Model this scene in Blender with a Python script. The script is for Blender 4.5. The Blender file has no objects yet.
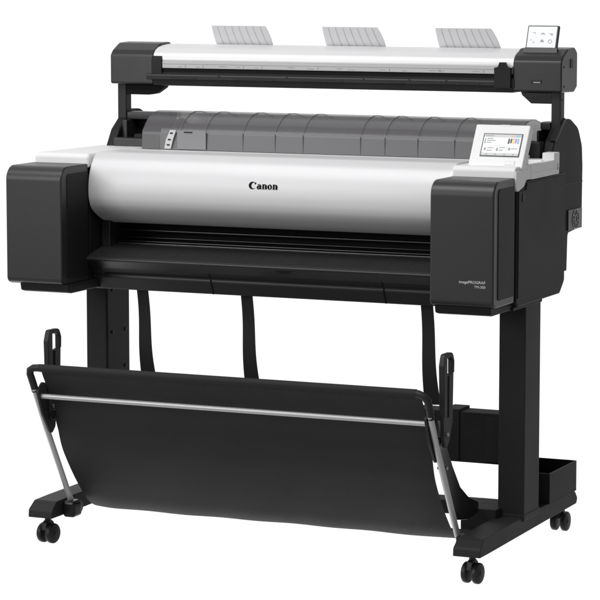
import bpy, bmesh, math, random
from mathutils import Vector, Matrix
R_ = math.radians
random.seed(4)
S = bpy.context.scene
COL = S.collection

# ------------------------------------------------------------------ camera
cam = bpy.data.objects.new('camera', bpy.data.cameras.new('camera'))
COL.objects.link(cam)
cam.data.sensor_width = 36.0
cam.data.lens = 2827.0 / 600 * 36.0
cam.data.clip_start, cam.data.clip_end = 0.05, 200
right = Vector((0.9124775, 0.4091269, 0.0))
up = Vector((-0.0494348, 0.1102546, 0.9926732))
back = Vector((0.4061293, -0.905792, 0.1208299))
cam.matrix_world = Matrix(((right.x, up.x, back.x, 2.22073), (right.y, up.y, back.y, -5.88903),
                           (right.z, up.z, back.z, 1.41075), (0, 0, 0, 1)))
S.camera = cam

# ------------------------------------------------------------------ studio light
w = bpy.data.worlds.new('World'); S.world = w; w.use_nodes = True
nt = w.node_tree; nt.nodes.clear()
def wn(t, **k):
    n = nt.nodes.new(t)
    for a, b in k.items(): setattr(n, a, b)
    return n
out = wn('ShaderNodeOutputWorld'); bg = wn('ShaderNodeBackground')
tc = wn('ShaderNodeTexCoord'); sep = wn('ShaderNodeSeparateXYZ')
nt.links.new(tc.outputs['Generated'], sep.inputs[0])
# elevation ramp of the white studio sweep: floor glow added to lift the basket cloth, white wall, softer ceiling
re = wn('ShaderNodeValToRGB'); mr = wn('ShaderNodeMapRange')
mr.inputs['From Min'].default_value = -1; mr.inputs['From Max'].default_value = 1
nt.links.new(sep.outputs['Z'], mr.inputs['Value']); nt.links.new(mr.outputs[0], re.inputs[0])
e = re.color_ramp.elements
def g(v): return (v, v, v, 1)
e[0].position, e[0].color = 0.20, g(1.8)
e[1].position, e[1].color = 0.34, g(1.08)
for p, v in ((0.60, 1.08), (0.75, 0.75), (1.0, 0.9)):
    k = e.new(p); k.color = g(v)
# front half of the room (behind the camera) is dimmer than the wall behind the machine
dt = wn('ShaderNodeVectorMath', operation='DOT_PRODUCT')
dt.inputs[1].default_value = (-0.7071, 0.7071, 0)
nt.links.new(tc.outputs['Generated'], dt.inputs[0])
m2 = wn('ShaderNodeMapRange'); m2.interpolation_type = 'SMOOTHSTEP'
m2.inputs['From Min'].default_value = 0.24; m2.inputs['From Max'].default_value = 0.66
m2.inputs['To Min'].default_value = 0.22; m2.inputs['To Max'].default_value = 1.0
nt.links.new(dt.outputs['Value'], m2.inputs['Value'])
mul = wn('ShaderNodeVectorMath', operation='SCALE')
nt.links.new(re.outputs[0], mul.inputs[0]); nt.links.new(m2.outputs[0], mul.inputs['Scale'])
nt.links.new(mul.outputs[0], bg.inputs[0]); bg.inputs[1].default_value = 1.0
nt.links.new(bg.outputs[0], out.inputs[0])

def area(name, loc, target, sx, sy, power):
    l = bpy.data.lights.new(name, 'AREA'); l.shape = 'RECTANGLE'; l.size, l.size_y = sx, sy
    l.energy = power
    o = bpy.data.objects.new(name, l); COL.objects.link(o)
    o.location = loc
    o.rotation_euler = (Vector(target) - Vector(loc)).to_track_quat('-Z', 'Y').to_euler()
    return o
area('softbox', (-0.9, -1.6, 3.3), (-0.55, 0.1, 0.8), 3.4, 1.2, 74)
area('front_softbox', (-2.6, -3.6, 1.9), (-0.55, 0, 0.6), 1.6, 1.6, 46)

S.view_settings.view_transform = 'Standard'
S.view_settings.look = 'None'
S.view_settings.exposure = 0
S.view_settings.gamma = 1

# ------------------------------------------------------------------ materials
def mat(name, col, rough=0.5, metal=0.0, spec=0.5, grain=0.0, gscale=900, coat=0.0, mott=0.0, bump=0.03, alpha=1.0):
    m = bpy.data.materials.new(name); m.use_nodes = True
    t = m.node_tree; b = t.nodes['Principled BSDF']
    if not isinstance(col, tuple): col = (col, col, col)
    b.inputs['Base Color'].default_value = (*col, 1)
    b.inputs['Roughness'].default_value = rough
    b.inputs['Metallic'].default_value = metal
    b.inputs['Specular IOR Level'].default_value = spec
    b.inputs['Coat Weight'].default_value = coat
    b.inputs['Alpha'].default_value = alpha
    tcn = t.nodes.new('ShaderNodeTexCoord')
    if grain:
        n = t.nodes.new('ShaderNodeTexNoise'); n.inputs['Scale'].default_value = gscale; n.inputs['Detail'].default_value = 2
        t.links.new(tcn.outputs['Object'], n.inputs['Vector'])
        bp = t.nodes.new('ShaderNodeBump'); bp.inputs['Strength'].default_value = grain; bp.inputs['Distance'].default_value = 0.0004
        t.links.new(n.outputs['Fac'], bp.inputs['Height']); t.links.new(bp.outputs[0], b.inputs['Normal'])
    if mott:
        n = t.nodes.new('ShaderNodeTexNoise'); n.inputs['Scale'].default_value = 9; n.inputs['Detail'].default_value = 5
        t.links.new(tcn.outputs['Object'], n.inputs['Vector'])
        r = t.nodes.new('ShaderNodeMapRange')
        r.inputs['To Min'].default_value = max(0.05, rough - mott); r.inputs['To Max'].default_value = rough + mott
        t.links.new(n.outputs['Fac'], r.inputs['Value']); t.links.new(r.outputs[0], b.inputs['Roughness'])
    return m
M = dict(
    dark=mat('charcoal_plastic', (0.0265, 0.0265, 0.0275), 0.37, grain=0.35, mott=0.05),
    tray=mat('charcoal_tray', (0.031, 0.031, 0.032), 0.42, grain=0.35, mott=0.05),
    side=mat('shaded_black_plastic', (0.0145, 0.0145, 0.015), 0.55, spec=0.22, grain=0.35, mott=0.05),  # darkened black, with the shade of the right-hand faces put into the colour
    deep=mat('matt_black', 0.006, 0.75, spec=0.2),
    gloss=mat('gloss_black', 0.012, 0.25, mott=0.08),
    steel=mat('black_steel', (0.020, 0.020, 0.021), 0.48, spec=0.35, grain=0.25, mott=0.06),
    foot=mat('foot_steel', (0.029, 0.029, 0.030), 0.55, spec=0.22, grain=0.25, mott=0.06),
    white=mat('white_plastic', (0.86, 0.86, 0.865), 0.45, spec=0.4, grain=0.1, mott=0.04),
    silver=mat('silver_white_paint', (0.70, 0.70, 0.71), 0.44, metal=0.14, spec=0.3, grain=0.15, gscale=1500, mott=0.03),
    scanwhite=mat('scanner_white', (0.80, 0.80, 0.81), 0.35, metal=0.1, mott=0.03),
    strip=mat('grey_strip', (0.50, 0.50, 0.50), 0.4, mott=0.05),
    hood=mat('smoked_grey', (0.150, 0.144, 0.152), 0.22, alpha=0.58, spec=0.6, mott=0.02),
    hoodlow=mat('smoked_grey_front', (0.150, 0.145, 0.153), 0.3, alpha=0.86, spec=0.6, mott=0.02),
    seam=mat('smoked_rib', (0.085, 0.083, 0.087), 0.35),
    guide=mat('translucent_grey', (0.86, 0.86, 0.87), 0.4, mott=0.05),
    rib=mat('guide_rib', (0.70, 0.70, 0.71), 0.4),
    alu=mat('brushed_aluminium', (0.58, 0.58, 0.59), 0.36, metal=0.35, grain=0.2, mott=0.06),
    cloth=mat('black_cloth', (0.056, 0.056, 0.057), 0.55, grain=0.8, gscale=1400, mott=0.05),
    sleeve=mat('sleeve_cloth', (0.028, 0.028, 0.029), 0.75, spec=0.25, grain=0.8, gscale=1400),
    strap=mat('black_webbing', 0.010, 0.8, grain=0.8, gscale=1200),
    rubber=mat('caster_rubber', 0.020, 0.45, mott=0.05),
    paper=mat('label_grey', (0.25, 0.25, 0.26), 0.5),
    pale=mat('label_white', (0.62, 0.62, 0.62), 0.5),
    ink=mat('logo_black', 0.004, 0.6, spec=0.1),
    text=mat('pale_lettering', 0.55, 0.5),
    bolt=mat('bolt_black', 0.004, 0.5),
    metal=mat('dull_metal', (0.35, 0.35, 0.36), 0.4, metal=0.8),
    uscreen=mat('screen_white', (0.85, 0.86, 0.87), 0.2),
    ugrey=mat('screen_grey', (0.52, 0.53, 0.54), 0.2),
    utext=mat('screen_text', (0.30, 0.31, 0.33), 0.3),
    ublack=mat('screen_black', 0.01, 0.3),
    uyel=mat('screen_yellow', (0.85, 0.68, 0.10), 0.3),
    umag=mat('screen_magenta', (0.68, 0.16, 0.55), 0.3),
    ucy=mat('screen_cyan', (0.20, 0.50, 0.80), 0.3),
    uor=mat('screen_orange', (0.85, 0.42, 0.22), 0.3),
)

# ------------------------------------------------------------------ helpers
def empty(name, loc, label, cat):
    o = bpy.data.objects.new(name, None); COL.objects.link(o)
    o.location = loc; o.empty_display_size = 0.1
    o['label'] = label; o['category'] = cat
    return o
def link(name, bm, m, parent, label=None, smooth=35, wn_=True):
    bmesh.ops.recalc_face_normals(bm, faces=bm.faces[:])
    me = bpy.data.meshes.new(name); bm.to_mesh(me); bm.free()
    ms = m if isinstance(m, list) else [m]
    for x in ms: me.materials.append(M[x])
    for p in me.polygons: p.use_smooth = True
    me.set_sharp_from_angle(angle=R_(smooth))
    o = bpy.data.objects.new(name, me); COL.objects.link(o)
    if parent is not None:
        o.parent = parent
        pl = parent
        off = Vector((0, 0, 0))
        while pl is not None: off += pl.location; pl = pl.parent
        me.transform(Matrix.Translation(-off))
    if wn_:
        mod = o.modifiers.new('wn', 'WEIGHTED_NORMAL'); mod.keep_sharp = True
    if label: o['label'] = label
    return o
def setmat(bm, n0, idx):
    bm.faces.ensure_lookup_table()
    for f in bm.faces[n0:]: f.material_index = idx
def rp(pts, n=6):
    """round a polygon: pts = (a, b) or (a, b, radius)"""
    res = []; N = len(pts)
    for i, p in enumerate(pts):
        r = p[2] if len(p) > 2 else 0
        P = Vector(p[:2])
        if r <= 0: res.append((P.x, P.y)); continue
        A = Vector(pts[i-1][:2]) - P; B = Vector(pts[(i+1) % N][:2]) - P
        la, lb = A.length, B.length; A.normalize(); B.normalize()
        ang = A.angle(B); d = min(r / math.tan(ang/2), la*0.49, lb*0.49)
        rr = d * math.tan(ang/2)
        c = P + (A+B).normalized() * (rr / math.sin(ang/2))
        s = P + A*d - c; t_ = P + B*d - c
        a0 = math.atan2(s.y, s.x); a1 = math.atan2(t_.y, t_.x)
        da = (a1-a0+math.pi) % (2*math.pi) - math.pi
        for k in range(n+1):
            a = a0 + da*k/n; res.append((c.x + rr*math.cos(a), c.y + rr*math.sin(a)))
    return res
def prism(bm, prof, x0, x1, bev=0.0, axis='X', seg=3):
    """prof in (Y,Z) extruded in X;  axis 'Y': prof (X,Z);  axis 'Z': prof (X,Y)"""
    t = bmesh.new()
    def mk(a, b, c):
        return {'X': (c, a, b), 'Y': (a, c, b), 'Z': (a, b, c)}[axis]
    A = [t.verts.new(mk(a, b, x0)) for a, b in prof]; B = [t.verts.new(mk(a, b, x1)) for a, b in prof]
    fa = t.faces.new(A); fb = t.faces.new(B[::-1]); n = len(prof)
    for i in range(n): t.faces.new((A[i], A[(i+1) % n], B[(i+1) % n], B[i]))
    bmesh.ops.recalc_face_normals(t, faces=t.faces[:])
    if bev > 0:
        ed = list(set(list(fa.edges)+list(fb.edges)))
        bmesh.ops.bevel(t, geom=ed, offset=bev, segments=seg, profile=0.5, affect='EDGES', clamp_overlap=True)
    me = bpy.data.meshes.new('tmp'); t.to_mesh(me); t.free(); bm.from_mesh(me); bpy.data.meshes.remove(me)
def box(bm, x0, x1, y0, y1, z0, z1, bev=0.0, seg=2):
    t = bmesh.new()
    bmesh.ops.create_cube(t, size=1)
    for v in t.verts:
        v.co = Vector((x0 + (v.co.x+.5)*(x1-x0), y0 + (v.co.y+.5)*(y1-y0), z0 + (v.co.z+.5)*(z1-z0)))
    if bev: bmesh.ops.bevel(t, geom=t.edges[:], offset=bev, segments=seg, profile=0.5, affect='EDGES', clamp_overlap=True)
    me = bpy.data.meshes.new('tmp'); t.to_mesh(me); t.free(); bm.from_mesh(me); bpy.data.meshes.remove(me)
def tube(bm, pts, r, n=14, cap=True, flat=1.0):
    pts = [Vector(p) for p in pts]; rings = []
    prev = None
    for i, p in enumerate(pts):
        if i == 0: d = pts[1]-p
        elif i == len(pts)-1: d = p-pts[i-1]
        else: d = (pts[i+1]-p).normalized() + (p-pts[i-1]).normalized()
        d.normalize()
        if prev is None:
            a = Vector((0, 0, 1)) if abs(d.z) < .9 else Vector((1, 0, 0))
            u = d.cross(a).normalized()
        else:
            u = (prev - d*prev.dot(d)).normalized()
        prev = u; v = d.cross(u)
        rings.append([bm.verts.new(p + u*r*math.cos(2*math.pi*k/n) + v*r*flat*math.sin(2*math.pi*k/n)) for k in range(n)])
    for a, b in zip(rings, rings[1:]):
        for k in range(n): bm.faces.new((a[k], a[(k+1) % n], b[(k+1) % n], b[k]))
    if cap: bm.faces.new(rings[0][::-1]); bm.faces.new(rings[-1])
def cyl(bm, p0, p1, r, n=24, bev=0.0):
    t = bmesh.new(); tube(t, [p0, p1], r, n); bmesh.ops.recalc_face_normals(t, faces=t.faces[:])
    if bev:
        ed = [e for f in t.faces if len(f.verts) > 4 for e in f.edges]
        bmesh.ops.bevel(t, geom=ed, offset=bev, segments=3, profile=.5, affect='EDGES')
    me = bpy.data.meshes.new('tmp'); t.to_mesh(me); t.free(); bm.from_mesh(me); bpy.data.meshes.remove(me)
def NB(): return bmesh.new()
def one(name, m, parent, f, label=None, **k):
    bm = NB(); f(bm); return link(name, bm, m, parent, label, **k)
def plate(bm, O, U, V, N, u0, u1, v0, v1, d0, d1, bev=0):
    """box in a local frame at O with axes U, V, N"""
    t = bmesh.new(); bmesh.ops.create_cube(t, size=1)
    for v in t.verts:
        a = u0+(v.co.x+.5)*(u1-u0); b = v0+(v.co.y+.5)*(v1-v0); c = d0+(v.co.z+.5)*(d1-d0)
        v.co = O + U*a + V*b + N*c
    if bev: bmesh.ops.bevel(t, geom=t.edges[:], offset=bev, segments=3, profile=.5, affect='EDGES')
    me = bpy.data.meshes.new('tmp'); t.to_mesh(me); t.free(); bm.from_mesh(me); bpy.data.meshes.remove(me)

# ================================================================== PRINTER
XL, XR = -1.1637, 0.072          # outer sides
IL, IR = -1.0137, -0.079         # inner sides of the ink covers
pr = empty('large_format_printer', (-0.546, 0.25, 0.611),
           'wide printer with white curved cover between two dark ink boxes, on black stand', 'printer')

# chassis: two side blocks and the recessed centre
def f(bm):
    for a, b in ((XL, IL-0.004), (IR+0.004, XR)):
        prism(bm, rp([(.0966, .632, .006), (.0966, .904), (.4295, .904), (.4295, .645, .012), (.40, .621, .01), (.11, .621, .01)]), a, b, .003)
    box(bm, IL-.004, IR+.004, .262, .4295, .615, .93)                       # wall behind the output slot
chassis = one('chassis', 'side', pr, f)
one('lower_front', 'tray', pr, lambda bm: prism(bm, rp([(.122, .611, .006), (.107, .642, .01), (.109, .650), (.262, .650), (.262, .611)]), IL-.0035, IR+.0035))
for a, b in ((XL+.028, IL+.010), (IR+.006, XR-.012)):
    one('bottom_tray', 'side', pr, lambda bm: prism(bm, rp([(-.036, .618, .005), (-.040, .6355), (.20, .6355), (.20, .614), (-.02, .614, .005)]), a, b, .004))
# dark side skirt under the right block with small screws
one('side_bracket', 'side', pr, lambda bm: box(bm, XR-.045, XR-.008, .10, .30, .612, .6205, .002))

# side panel of the right block (thin raised panel) and its slot
def f(bm):
    prism(bm, rp([(.150, .640, .004), (.104, .640, .004), (.104, .884), (.152, .884, .004), (.160, .899), (.425, .899), (.425, .650, .01), (.40, .634, .01)][1:]), XR-.001, XR+.0022, .001)
one('right_side_panel', 'side', pr, f)
one('panel_slot', 'bolt', pr, lambda bm: prism(bm, rp([(.128, .858, .004), (.128, .878, .004), (.138, .878, .004), (.138, .858, .004)]), XR+.0015, XR+.0034))

# ink covers
def ink(x0, x1, side):
    prof = rp([(-.053, .641, .024), (-.053, .916, .034), (.083, .916, .004), (.083, .634, .004), (-.035, .634, .012)], 10)
    c = one('ink_cover', 'dark', pr, lambda bm: prism(bm, prof, x0, x1, .006, seg=4))
    p2 = rp([(-.026, .650, .008), (-.026, .898, .012), (.078, .898), (.078, .650)], 6)
    one('ink_cover_side_panel', 'side', c, lambda bm: prism(bm, p2, x1-.001, x1+.0016, .0008, seg=2))
    return c
icl = ink(XL, IL, 1)
icr = ink(IR, XR, 1)
# model lettering on the right ink cover
def text_mesh(body, size, m, parent, name, right_x, z, y, sx=1.0, bold=0.0):
    cu = bpy.data.curves.new(name, 'FONT'); cu.body = body; cu.size = size; cu.extrude = .0002; cu.align_x = 'RIGHT'; cu.offset = bold
    o = bpy.data.objects.new('t', cu); COL.objects.link(o)
    me = bpy.data.meshes.new_from_object(o.evaluated_get(bpy.context.evaluated_depsgraph_get()))
    bpy.data.objects.remove(o)
    me.transform(Matrix.Translation((right_x, y, z)) @ Matrix.Rotation(R_(90), 4, 'X') @ Matrix.Diagonal((sx, 1, 1, 1)))
    bm = NB(); bm.from_mesh(me); bpy.data.meshes.remove(me)
    return link(name, bm, m, parent, wn_=False)
text_mesh('imagePROGRAF', .0086, 'text', icr, 'lettering', .0535, .6895, -.0533, 1.08, .00012)
text_mesh('TM-350', .0082, 'text', icr, 'lettering', .0535, .6795, -.0533, 1.0, .00008)

# white deck with the raised shoulders and the tray on the right
def f(bm):
    # left shoulder
    prism(bm, rp([(.083, .905), (.083, .9395, .012), (.43, .9365, .01), (.43, .905)]), XL, IL+.002, .010, seg=4)
    # rear strip behind the roll cover
    prism(bm, rp([(.232, .905), (.232, .9365), (.318, .9375, .003), (.318, .905)]), IL+.002, IR, 0)
    # right shoulder front
    prism(bm, rp([(.083, .905), (.083, .9395, .012), (.185, .9395, .004), (.192, .918), (.192, .905)]), IR, XR, .004, seg=3)
    box(bm, IR, XR, .192, .385, .905, .919)
    box(bm, XR-.011, XR, .1915, .352, .9185, .9390, .002)
    box(bm, XR-.030, XR+.0005, .350, .388, .9185, .9555, .0025)
    box(bm, IR, XR-.028, .345, .386, .9185, .9390, .002)
    # front tongue that drops over the side
    prism(bm, rp([(.083, .93), (.087, .889, .004), (.098, .884, .004), (.135, .893, .006), (.150, .906, .004), (.16, .93)]), XR-.02, XR+.003, .0015)
one('top_deck', 'white', pr, f)
one('deck_slot', 'metal', pr, lambda bm: box(bm, XR-.0005, XR+.0012, .372, .377, .915, .930))

# roll cover: the big curved silver-white lid
cov = [(.235, .9405), (.140, .9425), (.118, .9385), (.103, .929), (.092, .914), (.083, .896), (.0775, .876), (.0755, .855),
       (.0765, .838), (.0795, .826), (.0855, .814), (.0950, .8040), (.1110, .7935), (.138, .7800), (.172, .7685), (.186, .7690), (.186, .776), (.14, .80), (.10, .825), (.095, .86), (.12, .92), (.235, .930)]
def crom(P, n=5, lo=0, hi=15):
    o = []
    for i in range(len(P)):
        if lo < i < hi-1:
            p0, p1, p2, p3 = (Vector(P[j]) for j in (i-1, i, i+1, min(i+2, len(P)-1)))
            for k in range(n):
                t = k/n
                q = .5*((2*p1)+(-p0+p2)*t+(2*p0-5*p1+4*p2-p3)*t*t+(-p0+3*p1-3*p2+p3)*t**3)
                o.append((q.x, q.y))
        else: o.append(P[i])
    return o
covP = crom(cov)
rc = one('roll_cover', 'silver', pr, lambda bm: prism(bm, covP, IL+.0025, IR-.0025, .0022, seg=2), smooth=50)
# black filler added inside the lid, standing in for shade in its gap
one('cover_gap_shade', 'deep', pr, lambda bm: prism(bm, [(.13, .925), (.108, .86), (.112, .83), (.15, .81), (.20, .79), (.26, .79), (.26, .925)], IL+.004, IR-.004))

# logo on the roll cover, letter shapes with thick and thin strokes
def curve_pt(z):
    best = None
    for (a, b), (c, d) in zip(covP, covP[1:]):
        if min(b, d) <= z <= max(b, d) and min(a, c) < .12:
            t = 0 if b == d else (z-b)/(d-b)
            y = a+(c-a)*t
            if best is None or y < best: best = y
    return best if best else .08
def logo(bm):
    h = .0145; x0 = -.5855; zb = .8705
    def poly(pts):
        vs = []
        for (a, b) in pts:
            x = x0 + a*h; z = zb + b*h
            vs.append(bm.verts.new((x, curve_pt(z) - .0012, z)))
        fc = bm.faces.new(vs)
    def ell(cx, cz, rx, rz, a0, a1, n, tilt=0):
        o = []
        for k in range(n+1):
            a = R_(a0+(a1-a0)*k/n); u, v = rx*math.cos(a), rz*math.sin(a); t = R_(tilt)
            o.append((cx+u*math.cos(t)-v*math.sin(t), cz+u*math.sin(t)+v*math.cos(t)))
        return o
    def band(A, B):
        for i in range(len(A)-1): poly([A[i], A[i+1], B[i+1], B[i]])
    # C
    band(ell(.66, .56, .66, .60, 52, 318, 28), ell(.86, .56, .42, .48, 66, 312, 28))
    poly([(1.02, 1.06), (1.34, .98), (1.05, .66), (.99, .88)])
    # a
    def aa(x):
        band(ell(x+.34, .27, .34, .29, 60, 330, 20, 10), ell(x+.44, .27, .13, .19, 60, 330, 20, 10))
        poly([(x+.44, .62), (x+.80, .62), (x+.80, .12), (x+.88, .0), (x+.50, .0), (x+.44, .10)])
        band(ell(x+.40, .56, .33, .24, 10, 160, 12), ell(x+.40, .54, .24, .15, 10, 160, 12))
    aa(1.42)
    def nn(x):
        poly([(x-.08, .76), (x+.32, .82), (x+.32, .10), (x+.40, 0), (x-.04, 0), (x+.02, .10), (x+.02, .66)])
        poly([(x+.48, .62), (x+.82, .62), (x+.82, .10), (x+.90, 0), (x+.46, 0), (x+.48, .10)])
        band(ell(x+.46, .54, .30, .26, 0, 150, 12), ell(x+.38, .50, .13, .20, 0, 150, 12))
    nn(2.40)
    band(ell(3.72, .38, .40, .42, 0, 360, 32), ell(3.73, .38, .11, .33, 0, 360, 32, 14))
    nn(4.26)
one('logo', 'ink', rc, logo, wn_=False)

# output slot: rails and rollers behind the lid
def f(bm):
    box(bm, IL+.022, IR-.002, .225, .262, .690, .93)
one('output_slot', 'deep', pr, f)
for (y, z, r) in ((.205, .748, .0035), (.20, .731, .0022), (.192, .722, .0035)):
    one('slot_rail', 'gloss', pr, lambda bm: cyl(bm, (IL+.024, y, z), (IR-.002, y, z), r, 12))
one('slot_edge_strip', 'metal', pr, lambda bm: box(bm, IL+.024, IR-.002, .188, .190, .7165, .7178))
one('slot_end_post', 'dark', pr, lambda bm: prism(bm, rp([(.150, .706), (.150, .775, .01), (.225, .80), (.225, .706)]), IL-.002, IL+.022, .003))
# output tray: sloping shelf, front lip, stepped front and latch
def f(bm):
    prism(bm, rp([(.225, .716), (.175, .7155, .004), (.074, .6935, .003), (.066, .689, .003), (.069, .684, .003), (.098, .662, .006), (.106, .648), (.225, .648)]), IL-.0025, IR+.0025)
tray = one('output_tray', 'tray', pr, f)
for i in range(16):
    x = IL+.06+(IR-IL-.12)*i/15
    def f(bm):
        box(bm, x-.0008, x+.0008, .090, .150, .6950, .6952)
        for v in bm.verts: v.co.z += (v.co.y-.085)*.218 + .0010
    one('tray_rib', 'tray', tray, f, wn_=False)
for x in (-.700, -.256): one('tray_seam', 'bolt', tray, lambda bm: prism(bm, [(.0655, .6885), (.0970, .6620), (.1052, .6480), (.1050, .642), (.1200, .611), (.13, .611), (.13, .69)], x-.0008, x+.0008))
one('front_seam', 'bolt', tray, lambda bm: box(bm, IL+.03, IR, .1005, .11, .6495, .6507))
def f(bm):
    o = rp([(-.524, 0), (-.520, .004), (-.512, .008), (-.506, .016, .006), (-.482, .016, .006), (-.476, .008), (-.468, .004), (-.464, 0)])
    D = Vector((0, .029, -.022)).normalized(); Nn = Vector((0, -.022, -.029)).normalized(); B0 = Vector((0, .0690, .6840))
    A = [bm.verts.new(B0+D*b+Vector((a, 0, 0))+Nn*.0006) for a, b in o]; B = [bm.verts.new(B0+D*b+Vector((a, 0, 0))-Nn*.002) for a, b in o]
    bm.faces.new(A); bm.faces.new(B[::-1])
    for i in range(len(o)): j = (i+1) % len(o); bm.faces.new((A[i], A[j], B[j], B[i]))
one('tray_latch', 'bolt', tray, f)

# smoked hood over the paper rolls
HX0, HX1 = -.990, -.006
hp = [(.319, .930), (.3190, .965), (.3205, .978), (.3245, .987), (.3345, .9985), (.350, 1.0120), (.374, 1.0235), (.405, 1.0290), (.44, 1.0275), (.50, 1.014), (.56, .992), (.61, .955), (.628, .90)]
def hoodmesh(bm):
    P = hp; In = [(y+.004*(1 if y < .4 else -.2), z-.004) for y, z in P]
    prism(bm, P + In[::-1], HX0, HX1, .001, seg=1)
hood = one('roll_hood', ['hood'], pr, hoodmesh, smooth=45)
def f(bm):   # flatter front band under the crease
    prism(bm, rp([(.3165, .9385), (.3185, .9790, .004), (.3235, .9860), (.322, .9385)]), HX0+.002, HX1-.002, .0008, seg=1)
one('hood_front_band', 'hoodlow', hood, f)
for x in (-0.884, -0.816, -0.714, -0.628, -0.554, -0.404, -0.341, -0.257, -0.164):
    def f(bm):
        o = [(y-.0005*(1 if y < .36 else 0), z+.0004) for y, z in hp[3:10]]
        prism(bm, o + [(y, z-.003) for y, z in o[::-1]], x-.0007, x+.0007)
        box(bm, x-.0005, x+.0005, .3161, .318, .940, .983)
    one('hood_seam', 'seam', hood, f)
one('hood_end_band', 'seam', hood, lambda bm: prism(bm, [(.3158, .939), (.3188, .982), (.326, .99), (.33, .939)], HX0+.0005, HX0+.050, .001))
def f(bm):
    box(bm, -.890, -.812, .3120, .3155, .940, .9865, .001)
rg = one('roll_guide', 'paper', hood, f)
def f(bm):
    prism(bm, rp([(-.925, .9405), (-.921, .962), (-.909, .9865), (-.893, .9865), (-.902, .962), (-.908, .9405)]), .3115, .3150, axis='Y')
one('guide_scale', 'pale', hood, f)
for x, z in ((-.905, .979), (-.911, .963), (-.914, .950)):
    one('guide_mark', 'bolt', hood, lambda bm: box(bm, x-.004, x+.004, .3108, .3113, z-.0018, z+.0018))
one('guide_slot', 'bolt', hood, lambda bm: box(bm, -.871, -.848, .3108, .3118, .9805, .9835))
# spindle with its end flanges, seen dimly through the smoked hood
sp_ = one('roll_spindle', 'steel', pr, lambda bm: cyl(bm, (HX0+.006, .455, .958), (HX1-.006, .455, .958), .017, 28))
for x in (-.955, -.110): one('spindle_flange', 'paper', sp_, lambda bm: cyl(bm, (x, .455, .958), (x+.008, .455, .958), .050, 40, .002))
one('paper_roll', 'pale', pr, lambda bm: cyl(bm, (-.944, .455, .958), (-.114, .455, .958), .036, 48))
one('inner_guide', 'seam', pr, lambda bm: box(bm, HX0+.004, HX1-.004, .345, .352, .935, .985))
# dark rear shell below the hood
one('rear_shell', 'side', pr, lambda bm: prism(bm, rp([(.436, .70), (.436, .902), (.60, .902), (.632, .90, .01), (.632, .76, .01), (.53, .70)]), -1.112, .0195))

# rear cheeks with sloping front edges and the open holders beside the hood
ch = rp([(.43, .66), (.40, .93), (.432, .9775, .02), (.497, 1.0235, .02), (.548, 1.0245, .05), (.606, 1.000, .05), (.636, .955, .04), (.6420, .905, .05), (.6400, .790), (.6400, .757, .01), (.535, .750, .01), (.53, .66)], 5)
for a, b in ((-1.137, -1.112), (.020, .045)):
    c = one('rear_cheek', 'side', pr, lambda bm: prism(bm, ch, a, b, .004))
    if a > -1:
        one('cheek_seam', 'bolt', c, lambda bm: box(bm, b-.001, b+.0006, .46, .641, .868, .8695))
        fan = one('side_fan', 'gloss', c, lambda bm: box(bm, b-.001, b+.003, .528, .632, .756, .806, .002))
        def f(bm):
            for k in range(9):
                t = 2*math.pi*k/9
                y, z = .582, .781
                cyl(bm, (b+.0035, y+.008*math.cos(t), z+.008*math.sin(t)), (b+.0035, y+.026*math.cos(t+.5), z+.022*math.sin(t+.5)), .0011, 6)
            tube(bm, [(b+.0035, .582+.023*math.cos(R_(q)), .781+.023*math.sin(R_(q))) for q in range(0, 361, 15)], .0012, 6)
            tube(bm, [(b+.0035, .582+.010*math.cos(R_(q)), .781+.010*math.sin(R_(q))) for q in range(0, 361, 20)], .0012, 6)
        one('fan_grille', 'metal', fan, f)
for (a, b) in ((-1.112, HX0), (HX1, .020)):
    def f(bm):
        box(bm, a, b, .470, .515, 1.000, 1.0195, .004)
        box(bm, a, b, .395, .435, .900, .958 if a < -1 else .976, .004)
        prism(bm, [(.430, .900), (.430, .94), (.52, .94), (.52, .90)], a, b)
        box(bm, a, a+.014 if a < -1 else a+.006, .445, .50, .93, 1.0, .003)
    one('roll_holder', 'dark', pr, f)
    one('holder_recess', 'deep', pr, lambda bm: box(bm, a, b, .50, .53, .93, 1.0005))
one('holder_knob', 'side', pr, lambda bm: (box(bm, -1.055, -.995, .40, .44, .957, .968, .002), box(bm, -1.02, -.995, .40, .44, .967, .976, .002)))

# control panel
O = Vector((.0105, .118, .938)); U = Vector((1, 0, 0)); V = Vector((0, .055, .0905)).normalized(); N = U.cross(V); N = N if N.y < 0 else -N
cp = one('control_panel', 'white', pr, lambda bm: (plate(bm, O, U, V, N, -.0655, .0655, -.004, .107, -.024, 0, .003),
                                                   box(bm, -.050, .066, .128, .19, .936, .952, .003)))
one('panel_notch', 'metal', cp, lambda bm: plate(bm, O, U, V, N, -.006, .018, .1035, .1062, -.001, .0006, 0))
sc = one('touch_screen', ['ublack'], cp, lambda bm: plate(bm, O, U, V, N, -.0420, .0525, .0245, .0835, 0, .0012, .0005))
def rect(bm, u0, u1, v0, v1, d, mi):
    n0 = len(bm.faces)
    u = lambda t: -.0395+t*.0895
    v = lambda t: .0270+t*.0540
    vs = [bm.verts.new(O+U*u(a)+V*v(b)+N*d) for a, b in ((u0, v0), (u1, v0), (u1, v1), (u0, v1))]
    bm.faces.new(vs).material_index = mi
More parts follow.
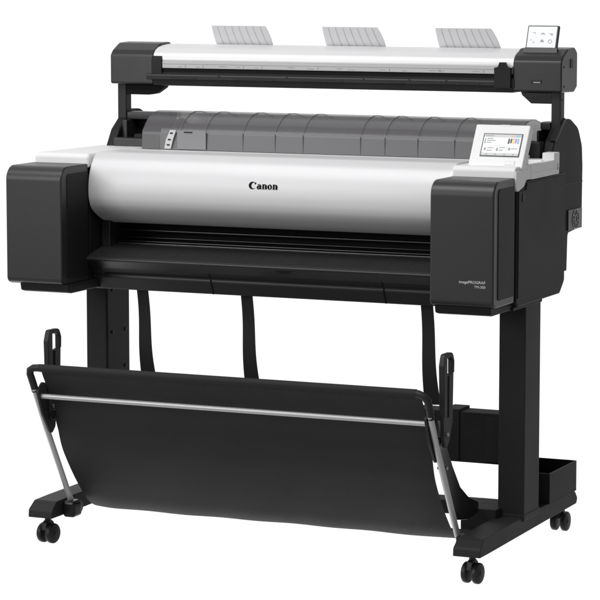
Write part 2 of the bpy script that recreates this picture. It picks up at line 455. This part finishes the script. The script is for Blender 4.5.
def f(bm):
    rect(bm, 0, 1, 0, 1, .0014, 0)
    rect(bm, 0, 1, .87, 1, .0016, 1)
    rect(bm, 0, 1, 0, .12, .0016, 1)
    rect(bm, .03, .97, .46, .47, .0016, 1); rect(bm, .33, .337, .14, .44, .0016, 1); rect(bm, .66, .667, .14, .44, .0016, 1)
    rect(bm, .03, .26, .91, .95, .0018, 2)
    rect(bm, .74, .82, .89, .97, .0018, 7); rect(bm, .85, .96, .89, .97, .0018, 6)
    for (a, b, c) in ((.09, .25, .78), (.09, .32, .69), (.09, .22, .60), (.14, .30, .34), (.14, .28, .22), (.46, .62, .36), (.46, .56, .24), (.78, .95, .32)):
        rect(bm, a, b, c, c+.035, .0018, 2)
    rect(bm, .03, .06, .56, .80, .0018, 2); rect(bm, .05, .10, .24, .36, .0018, 2); rect(bm, .38, .43, .22, .36, .0018, 2); rect(bm, .70, .76, .26, .38, .0018, 2)
    for a in (.12, .36, .60, .84): rect(bm, a, a+.05, .03, .09, .0018, 2)
    for k, mi in enumerate((3, 3, 4, 5, 6)):
        a = .66+k*.062
        rect(bm, a, a+.045, .56+(.04 if k % 2 else 0), .78, .0018, mi); rect(bm, a, a+.045, .79, .82, .0018, 2)
one('screen_picture', ['uscreen', 'ugrey', 'utext', 'ublack', 'uyel', 'umag', 'ucy', 'uor'], sc, f, wn_=False)
def f(bm):
    plate(bm, O, U, V, N, .022, .046, .004, .013, 0, .0008, .0004)
bt = one('home_button', 'pale', cp, f)
def f(bm):
    plate(bm, O, U, V, N, .0228, .0452, .0048, .0122, .0006, .0012, .0003)
    plate(bm, O, U, V, N, .0325, .0355, .007, .0105, .0006, .0016, 0)
one('button_face', 'white', bt, f)

# ================================================================== SCANNER
sn = empty('scanner', (-.546, .50, 1.0), 'long white and dark grey scanner bar with three grey flaps, on arms above printer', 'scanner')
SL, SR = -1.147, .0535
cap = rp([(.45, 1.0905, .006), (.45, 1.163, .010), (.462, 1.1755, .02), (.497, 1.1925, .03), (.548, 1.1945, .014), (.5665, 1.182, .012), (.5665, 1.100, .008), (.545, 1.088, .006)], 7)
lc = one('end_cap', 'dark', sn, lambda bm: prism(bm, cap, SL, -1.026, .004, seg=4))
rcp = one('end_cap', 'dark', sn, lambda bm: prism(bm, cap, -.0680, SR, .004, seg=4))
def f(bm):
    prism(bm, rp([(.4475, 1.1085), (.4475, 1.150), (.453, 1.162), (.47, 1.162), (.47, 1.1085)]), -1.030, -1.000, .003)
one('hinge_block', 'side', lc, f)
def f(bm):
    prism(bm, rp([(-.112, 1.100), (-.112, 1.147), (-.103, 1.1490), (-.099, 1.160), (-.086, 1.160), (-.082, 1.1490), (-.071, 1.147), (-.071, 1.100)]), .440, .462, .0, axis='Y')
one('hinge_block', 'side', rcp, f)
one('hinge_gap', 'bolt', rcp, lambda bm: box(bm, -.0745, -.0645, .4475, .4496, 1.100, 1.122))
def f(bm):
    box(bm, -.022, .004, .4480, .4505, 1.112, 1.120, .0015)
usb = one('usb_port', 'bolt', rcp, f)
one('port_tongue', 'metal', usb, lambda bm: box(bm, -.016, .002, .4473, .4482, 1.1125, 1.1150))
one('side_button', 'bolt', rcp, lambda bm: box(bm, SR-.001, SR+.0012, .512, .532, 1.146, 1.168, .001))
for y, z in ((.468, 1.150), (.470, 1.104)): one('cap_screw', 'bolt', rcp, lambda bm: cyl(bm, (SR-.001, y, z), (SR+.0008, y, z), .0028, 12))
# white cover
wc = [(.452, 1.1515), (.4525, 1.158), (.456, 1.168), (.464, 1.176), (.478, 1.1825), (.500, 1.187), (.530, 1.1895), (.560, 1.1895), (.566, 1.187), (.566, 1.17), (.47, 1.148), (.454, 1.148)]
cw = one('scan_cover', 'scanwhite', sn, lambda bm: prism(bm, wc, -1.0265, -.0675, .001, seg=1), smooth=50)
ls = one('light_strip', 'strip', sn, lambda bm: box(bm, -1.0105, -.0705, .4510, .470, 1.1320, 1.1492, .0012))
def f(bm):
    box(bm, -1.010, -.100, .4503, .4512, 1.1425, 1.1429)
    for x in (-.955, -.905, -.842, -.795, -.744, -.655, -.602, -.523, -.494, -.411, -.352, -.283, -.262, -.171):
        w_ = random.uniform(.006, .02); z_ = random.uniform(1.1352, 1.1385)
        box(bm, x, x+w_, .4503, .4512, z_, z_+.0006)
        if random.random() < .5: box(bm, x+w_+.01, x+w_+.0112, .4503, .4512, 1.1345, 1.1405)
one('strip_line', 'paper', ls, f)
one('feed_slot', 'deep', sn, lambda bm: box(bm, -1.010, -.0705, .4545, .56, 1.100, 1.1325))
lg = one('feed_ledge', 'dark', sn, lambda bm: prism(bm, rp([(.446, 1.1035, .002), (.444, 1.1150, .003), (.456, 1.1225, .002), (.475, 1.1225), (.475, 1.1035)]), -1.044, -.0705, .002))
for x0, x1 in ((-.975, -.905), (-.800, -.690), (-.620, -.505), (-.385, -.345), (-.300, -.215), (-.205, -.150)):
    one('ledge_slot', 'bolt', lg, lambda bm: box(bm, x0, x1, .4428, .4458, 1.1056, 1.1076))
for x in (-.84, -.655, -.45, -.33, -.235): one('ledge_pin', 'bolt', lg, lambda bm: cyl(bm, (x, .4422, 1.114), (x, .4460, 1.114), .0022, 10))
one('lower_bar', 'gloss', sn, lambda bm: prism(bm, rp([(.452, 1.088, .004), (.450, 1.1037), (.560, 1.1037), (.560, 1.088, .004)]), -1.026, -.0675, .001))
for x0, x1, t0, t1 in ((-.9052, -.7494, -.8947, -.7464), (-.6018, -.4433, -.5917, -.4451), (-.3007, -.1426, -.2929, -.1491)):
    def f(bm, d=0):
        n = 8; rows = []
        for i in range(n+1):
            t = i/n; y = .572-.055*t-.003*math.sin(math.pi*t); z = 1.184+.0535*t
            a = x0+(t0-x0)*t; b = x1+(t1-x1)*t + .004*math.sin(math.pi*t)
            if i == n: b -= .001
            rows.append([(a+(b-a)*k/10, y, z) for k in range(11)])
        for off in (0, .0022):
            vs = [[bm.verts.new((x, y+off, z)) for x, y, z in r] for r in rows]
            for r, s in zip(vs, vs[1:]):
                for k in range(10): bm.faces.new((r[k], r[k+1], s[k+1], s[k]))
            if off == 0: A = vs
            else: B = vs
        for k in range(10):
            bm.faces.new((A[-1][k], A[-1][k+1], B[-1][k+1], B[-1][k])); bm.faces.new((A[0][k], A[0][k+1], B[0][k+1], B[0][k]))
        for i in range(n):
            bm.faces.new((A[i][0], A[i+1][0], B[i+1][0], B[i][0])); bm.faces.new((A[i][-1], A[i+1][-1], B[i+1][-1], B[i][-1]))
    pg = one('paper_guide', 'guide', sn, f, wn_=False)
    def f(bm):
        for k in range(1, 8):
            q = k/7.6
            pts = []
            for i in range(7):
                t = .04+.93*i/6
                y = .572-.055*t-.003*math.sin(math.pi*t)-.0006; z = 1.184+.0535*t
                a = x0+(t0-x0)*t; b = x1+(t1-x1)*t
                pts.append((a+(b-a)*q - .004*t, y, z))
            tube(bm, pts, .0009, 6)
    one('guide_rib', 'rib', pg, f, wn_=False)
# display
O2 = Vector((-.0095, .478, 1.178)); V2 = Vector((0, .025, .0700)).normalized(); N2 = U.cross(V2); N2 = N2 if N2.y < 0 else -N2
def f(bm):
    plate(bm, O2, U, V2, N2, -.0405, .0385, .012, .0735, -.010, 0, .003)
    t = bmesh.new()
    pts = [(-.047, -.006), (.0415, -.006), (.0400, .016), (-.0420, .016)]
    A = [t.verts.new(O2+U*a+V2*b+N2*.002) for a, b in pts]; B = [t.verts.new(O2+U*a+V2*b-N2*.012) for a, b in pts]
    t.faces.new(A); t.faces.new(B[::-1])
    for i in range(4): t.faces.new((A[i], A[(i+1) % 4], B[(i+1) % 4], B[i]))
    me = bpy.data.meshes.new('tmp'); t.to_mesh(me); t.free(); bm.from_mesh(me); bpy.data.meshes.remove(me)
dp = one('scanner_display', 'dark', sn, f)
ds = one('display_screen', 'uscreen', dp, lambda bm: plate(bm, O2, U, V2, N2, -.0370, .0345, .0175, .0700, 0, .0012, .0004))
def f(bm):
    def ic(u, v, parts):
        for a, b, c, d in parts: plate(bm, O2, U, V2, N2, u+a, u+b, v+c, v+d, .0012, .0015)
    top, bot = .051, .033
    ic(-.023, top, [(-.003, .004, .003, .0042), (.003, .0042, 0, .004)])
    ic(0, top, [(-.005, .005, 0, .0012), (-.003, .003, .001, .003), (-.0045, -.0035, -.002, .001), (.0035, .0045, -.002, .001)])
    ic(.020, top, [(-.004, .004, 0, .0016), (.001, .005, -.003, 0)])
    ic(-.023, bot, [(-.005, -.0035, .001, .005), (-.001, .0035, -.004, -.0028), (.0025, .0037, -.003, .000)])
    ic(0, bot, [(-.0045, .0045, -.002, .0012), (-.003, .003, .001, .0035), (-.001, .001, .003, .005)])
    tube(bm, [O2+U*(.020+.0042*math.cos(R_(q)))+V2*(bot+.0042*math.sin(R_(q)))+N2*.0014 for q in range(0, 361, 24)], .0006, 6)
one('screen_icon', 'utext', ds, f, wn_=False)
# arms with the inward brackets
for side, (a, b) in ((-1, (-1.137, -1.113)), (1, (.0215, .0448))):
    arm = one('support_arm', 'steel', sn, lambda bm: prism(bm, rp([(.470, .965), (.470, 1.0900), (.500, 1.0900), (.500, .965)]), a, b, .0025))
    pts = [(-1.137, 1.0895), (-1.0035, 1.0895), (-1.008, 1.081), (-1.030, 1.0665, .006), (-1.050, 1.063, .004), (-1.137, 1.063)] if side < 0 else \
          [(.0425, 1.0895), (-.0560, 1.0895), (-.053, 1.082), (-.030, 1.0625, .004), (.0425, 1.0625)]
    one('arm_bracket', 'deep' if side < 0 else 'gloss', arm, lambda bm: prism(bm, rp(pts), .4722, .498, .002, axis='Y'))
    def f(bm):      # sloping gusset down to the cheek
        x0, x1 = (a-.0006, a+.010) if side < 0 else (b-.012, b+.003)
        prism(bm, rp([(.426, .9785), (.434, .9745), (.505, 1.0215), (.498, 1.0285), (.488, 1.025)]), x0, x1, .001)
    if side > 0: one('arm_gusset', 'steel', arm, f)
    if side > 0: one('arm_screw', 'bolt', arm, lambda bm: cyl(bm, (b-.001, .484, 1.072), (b+.0008, .484, 1.072), .0025, 12))
for x in (.008, ): one('bracket_screw', 'bolt', sn, lambda bm: cyl(bm, (x, .4718, 1.084), (x, .473, 1.084), .002, 10))

# ================================================================== STAND
st = empty('printer_stand', (-.5465, .29, 0), 'black steel stand on twin wheel casters under the printer, with hanging black cloth basket', 'printer stand')
FL = (-1.1165, -1.052); FR = (-.0225, .0435)
# feet
def foot(x0, x1):
    prof = rp([(-.046, .0690, .002), (-.0445, .088, .010), (-.018, .1068, .014), (.05, .1085, .02), (.55, .1120, .02), (.620, .108, .012), (.636, .088, .006), (.628, .075, .004)], 5)
    prof = prof + [(.02, .0690)]
    bm = NB(); prism(bm, prof, x0, x1, .0045, seg=3)
    c = (x0+x1)/2
    for v in bm.verts:
        if v.co.z > .088: v.co.x = c + (v.co.x-c)*(1-.05*min(1, (v.co.z-.088)/.02))
    return link('foot', bm, 'foot', st)
feet = [foot(*FL), foot(*FR)]
# posts
def bolts(parent, x, sgn):
    for y, z in ((.271, .589), (.269, .484), (.3386, .4835), (.271, .388), (.337, .392)):
        one('bolt', 'bolt', parent, lambda bm: cyl(bm, (x-.001, y, z), (x+.0022*sgn, y, z), .0045, 14, .0008))
    for z in (.498, .468, .405): one('post_seam', 'bolt', parent, lambda bm: box(bm, min(x, x+.0006*sgn), max(x, x+.0006*sgn), .250, .350, z-.0006, z+.0006))
pl = one('post', 'foot', st, lambda bm: (box(bm, -1.108, -1.052, .240, .362, .104, .6205, .003, 3), box(bm, -1.0535, -1.0508, .246, .360, .13, .60, .0008)))
bolts(pl, -1.0508, 1)
pR = one('post', 'foot', st, lambda bm: (box(bm, -.0205, .0445, .240, .346, .100, .6205, .003, 3)))
one('post_foot_plate', 'foot', st, lambda bm: box(bm, -.0222, .0462, .2375, .352, .100, .1165, .003))
# beams between the posts
one('cross_beam', 'strap', st, lambda bm: (box(bm, -1.052, -.0205, .262, .326, .226, .346, .003), box(bm, -.165, -.125, .258, .330, .228, .352, .002), box(bm, -.060, -.0205, .256, .262, .232, .340, .001)))
one('lower_cross_beam', 'strap', st, lambda bm: (box(bm, -1.06, -.015, .270, .33, .098, .131, .003), box(bm, -.098, -.010, .200, .333, .074, .1305, .002)))
# casters
def make_caster():
    c = bpy.data.objects.new('caster', None); COL.objects.link(c); c.parent = st; c.empty_display_size = .03
    bm = NB()
    cyl(bm, (0, .004, .046), (0, .004, .0705), .0075, 16)
    prism(bm, rp([(-.014, .034), (-.010, .052, .006), (.006, .060, .006), (.020, .050, .01), (.027, .030, .006), (.010, .030)], 5), -.0065, .0065, .001)
    b = mk(bm, 'caster_fork', 'rubber', c)
    for sgn in (-1, 1):
        bm = NB(); x = sgn*.0132
        cyl(bm, (x-.0068, .006, .0245), (x+.0068, .006, .0245), .0245, 40, .004)
        wheel = mk(bm, 'wheel', 'rubber', c)
        bm = NB(); cyl(bm, (x+sgn*.0060, .006, .0245), (x+sgn*.0074, .006, .0245), .0155, 28, .0006)
        cyl(bm, (x+sgn*.0072, .006, .0245), (x+sgn*.0084, .006, .0245), .005, 20, .0005)
        mk(bm, 'wheel_hub', 'steel', wheel)
    return c
def mk(bm, name, m, parent):
    bmesh.ops.recalc_face_normals(bm, faces=bm.faces[:])
    me = bpy.data.meshes.new(name); bm.to_mesh(me); bm.free(); me.materials.append(M[m])
    for p in me.polygons: p.use_smooth = True
    me.set_sharp_from_angle(angle=R_(35))
    o = bpy.data.objects.new(name, me); COL.objects.link(o); o.parent = parent
    return o
c0 = make_caster()
spots = [(.008, -.006, -6), (-1.088, -.006, -8), (-.004, .640, -2), (-1.092, .640, 10)]
def copy_children(src, dst):
    for chd in list(src.children):
        k = chd.copy(); COL.objects.link(k); k.parent = dst; copy_children(chd, k)
cs = [c0]
for _ in spots[1:]:
    k = c0.copy(); COL.objects.link(k); copy_children(c0, k); cs.append(k)
for k, (x, y, a) in zip(cs, spots):
    k.location = (x-st.location.x, y-st.location.y, 0); k.rotation_euler = (0, 0, R_(a))
# storage bin behind the right post
def f(bm):
    x0, x1, y0, y1, z0, z1, t = -.075, .046, .418, .618, .110, .184, .0035
    box(bm, x0, x1, y0, y1, z0, z0+t)
    box(bm, x0, x0+t, y0, y1, z0+t, z1); box(bm, x1-t, x1, y0, y1, z0+t, z1, .0008)
    box(bm, x0+t, x1-t, y0, y0+t, z0+t, z1, .0008); box(bm, x0+t, x1-t, y1-t, y1, z0+t, z1)
one('storage_bin', 'side', st, f)

# catch basket
RXL, RXR = -1.040, -.040
cl = [(-.156, .452), (-.140, .425), (-.120, .396), (-.100, .366), (-.088, .330), (-.080, .290), (-.066, .250), (-.044, .214), (-.015, .174), (.015, .138), (.048, .104), (.085, .082), (.125, .073), (.165, .073), (.195, .080)]
def f(bm):
    C2 = crom(cl, 4, 0, len(cl)-1)
    nx = 90; rows = []
    for i, (y, z) in enumerate(C2):
        t = i/(len(C2)-1); r = []
        for k in range(nx+1):
            s = k/nx
            xa = -1.017 + .006*t; xb = -.058 - .004*t
            x = xa + (xb-xa)*s
            sag = math.sin(math.pi*min(1, t*1.05)) * .003*math.sin(s*9+t*3) + .0012*math.sin(s*31+t*11)*t
            edge = min(s, 1-s)*nx
            lift = .010*max(0, 1-edge/6)**2*t
            r.append(bm.verts.new((x, y+sag*.6+lift, z+sag*.6)))
        rows.append(r)
    for a, b in zip(rows, rows[1:]):
        for k in range(nx): bm.faces.new((a[k], a[k+1], b[k+1], b[k]))
    bmesh.ops.solidify(bm, geom=bm.faces[:], thickness=.0016)
bk = one('catch_basket', 'cloth', st, f, smooth=70, wn_=False)
def arc(cy, cz, r, a0, a1, n=6): return [(cy+r*math.cos(R_(a0+(a1-a0)*k/n)), cz+r*math.sin(R_(a0+(a1-a0)*k/n))) for k in range(n+1)]
def f(bm):
    yz = Vector((-.144, .404)); 
    L = [(RXL, -.139, .394), (RXL-.002, -.147, .415), (RXL-.006, -.153, .436), (RXL-.004, -.156, .446), (RXL+.006, -.157, .4515), (RXL+.02, -.157, .4525)]
    Rr = [(RXR-.035, -.157, .4525), (RXR-.022, -.157, .451), (RXR-.010, -.1565, .446), (RXR-.002, -.154, .436), (RXR, -.147, .415), (RXR, -.139, .394)]
    tube(bm, L+Rr, .0088, 16)
one('top_bar', 'steel', bk, f)
def f(bm):
    tube(bm, [(-1.018, -.157, .4525), (-.068, -.157, .4525)], .0094, 16)
one('cloth_sleeve', 'sleeve', bk, f)
one('cross_rod', 'alu', bk, lambda bm: (tube(bm, [(-1.030, -.131, .3815), (RXR, -.131, .3815)], .0060, 14)))
for x, s in ((RXL, 1), (RXR, -1)):
    rod = one('side_rod', 'alu', bk, lambda bm: (tube(bm, [(x, -.144, .401), (x, -.125, .365), (x, -.095, .31), (x, .030, .100)], .0072, 14)))
    one('rod_mount', 'gloss', rod, lambda bm: (box(bm, x-.0118 if s > 0 else x+.003, x+.020 if s > 0 else x+.0172, .006, .050, .064, .104, .008, 4),
                                                 cyl(bm, (x-.007, .052, .083), (x+.014, .052, .083), .014, 20, .003)))
    # pivot plate that follows the rod
    pp = [(-.150, .395, .01), (-.125, .415, .01), (-.090, .400, .02), (-.062, .350, .03), (-.066, .300, .015), (-.086, .282, .010), (-.125, .335, .02)]
    xo = x+.007*s
    one('pivot_plate', 'steel', rod, lambda bm: prism(bm, rp(pp), min(xo, xo+.006*s), max(xo, xo+.006*s), .001))
    one('pivot_knob', 'gloss', rod, lambda bm: cyl(bm, (xo-.004, -.082, .330), (xo+.010, -.082, .330), .014, 24, .002))
    # upright lever with the loop on top
    def f(bm):
        xa = x+.005; xb = x+.018
        outer = rp([(-.087, .400), (-.092, .520, .02), (-.080, .541, .022), (-.034, .541, .022), (-.026, .500, .02), (-.030, .385), (-.050, .345, .01), (-.078, .320, .01)], 6)
        inner = rp([(-.064, .522, .006), (-.044, .522, .006), (-.043, .500, .006), (-.062, .500, .006)], 4)
        # plate split round the loop: two legs, a cap and a lower body
        prism(bm, rp([(-.087, .40), (-.092, .516, .01), (-.082, .541, .016), (-.069, .541), (-.069, .40)], 5), xa, xb, .002)
        prism(bm, rp([(-.0695, .531), (-.0695, .541), (-.036, .541, .014), (-.026, .52, .01), (-.027, .494), (-.036, .494), (-.036, .524, .006), (-.046, .531, .006)], 5), xa, xb, .002)
        prism(bm, rp([(-.0695, .492), (-.050, .492), (-.036, .4945), (-.027, .496), (-.031, .385), (-.048, .345, .01), (-.070, .322, .01), (-.084, .35), (-.087, .41), (-.0695, .41)]), xa+.002, xb-.002, .001)
    def g2(bm):
        f(bm)
        for v in bm.verts: v.co.y -= .016; v.co.z -= .007
    lv = one('lever', 'steel', bk, g2)
    one('lever_slot', 'deep', lv, lambda bm: prism(bm, rp([(-.078, .39), (-.078, .482), (-.071, .482), (-.071, .39)]), x+.0155, x+.0172))
    one('lever_pin', 'metal', lv, lambda bm: cyl(bm, (x+.012, -.083, .352), (x+.0205, -.083, .352), .005, 16, .001))
    # curved lower strut to the cross beam
    def f(bm):
        q = [(-.100, .385), (-.072, .338), (-.040, .27), (.012, .185), (.06, .130), (.12, .120), (.19, .125), (.19, .15), (.125, .172), (.070, .205), (.020, .262), (-.030, .330), (-.050, .375)]
        prism(bm, rp([(a, b, .01) for a, b in q], 3), min(xo+.002*s, xo+.008*s), max(xo+.002*s, xo+.008*s), .001)
    one('lower_strut', 'gloss', rod, f)
    one('strut_pin', 'alu', rod, lambda bm: cyl(bm, (x+.006*s, -.02, .2635), (x+.030*s, -.02, .2635), .004, 12))
for xa in (-.909, -.6315, -.1725):
    def f(bm):
        n = 16; A = []; B = []
        for i in range(n+1):
            t = i/n; z = .616-.24*t; y = .128+.020*t+.004*math.sin(t*7)
            w = .030+.006*t**2
            x0 = xa + .002*t; 
            A.append([bm.verts.new((x0, y, z)), bm.verts.new((x0+w, y+.010*t*t, z))])
            B.append([bm.verts.new((x0, y+.0022, z)), bm.verts.new((x0+w, y+.0022+.010*t*t, z))])
        for a, b, c, d in zip(A, A[1:], B, B[1:]):
            bm.faces.new((a[0], a[1], b[1], b[0])); bm.faces.new((c[0], d[0], d[1], c[1]))
            bm.faces.new((a[0], b[0], d[0], c[0])); bm.faces.new((a[1], c[1], d[1], b[1]))
    sp = one('basket_strap', 'strap', bk, f, wn_=False)
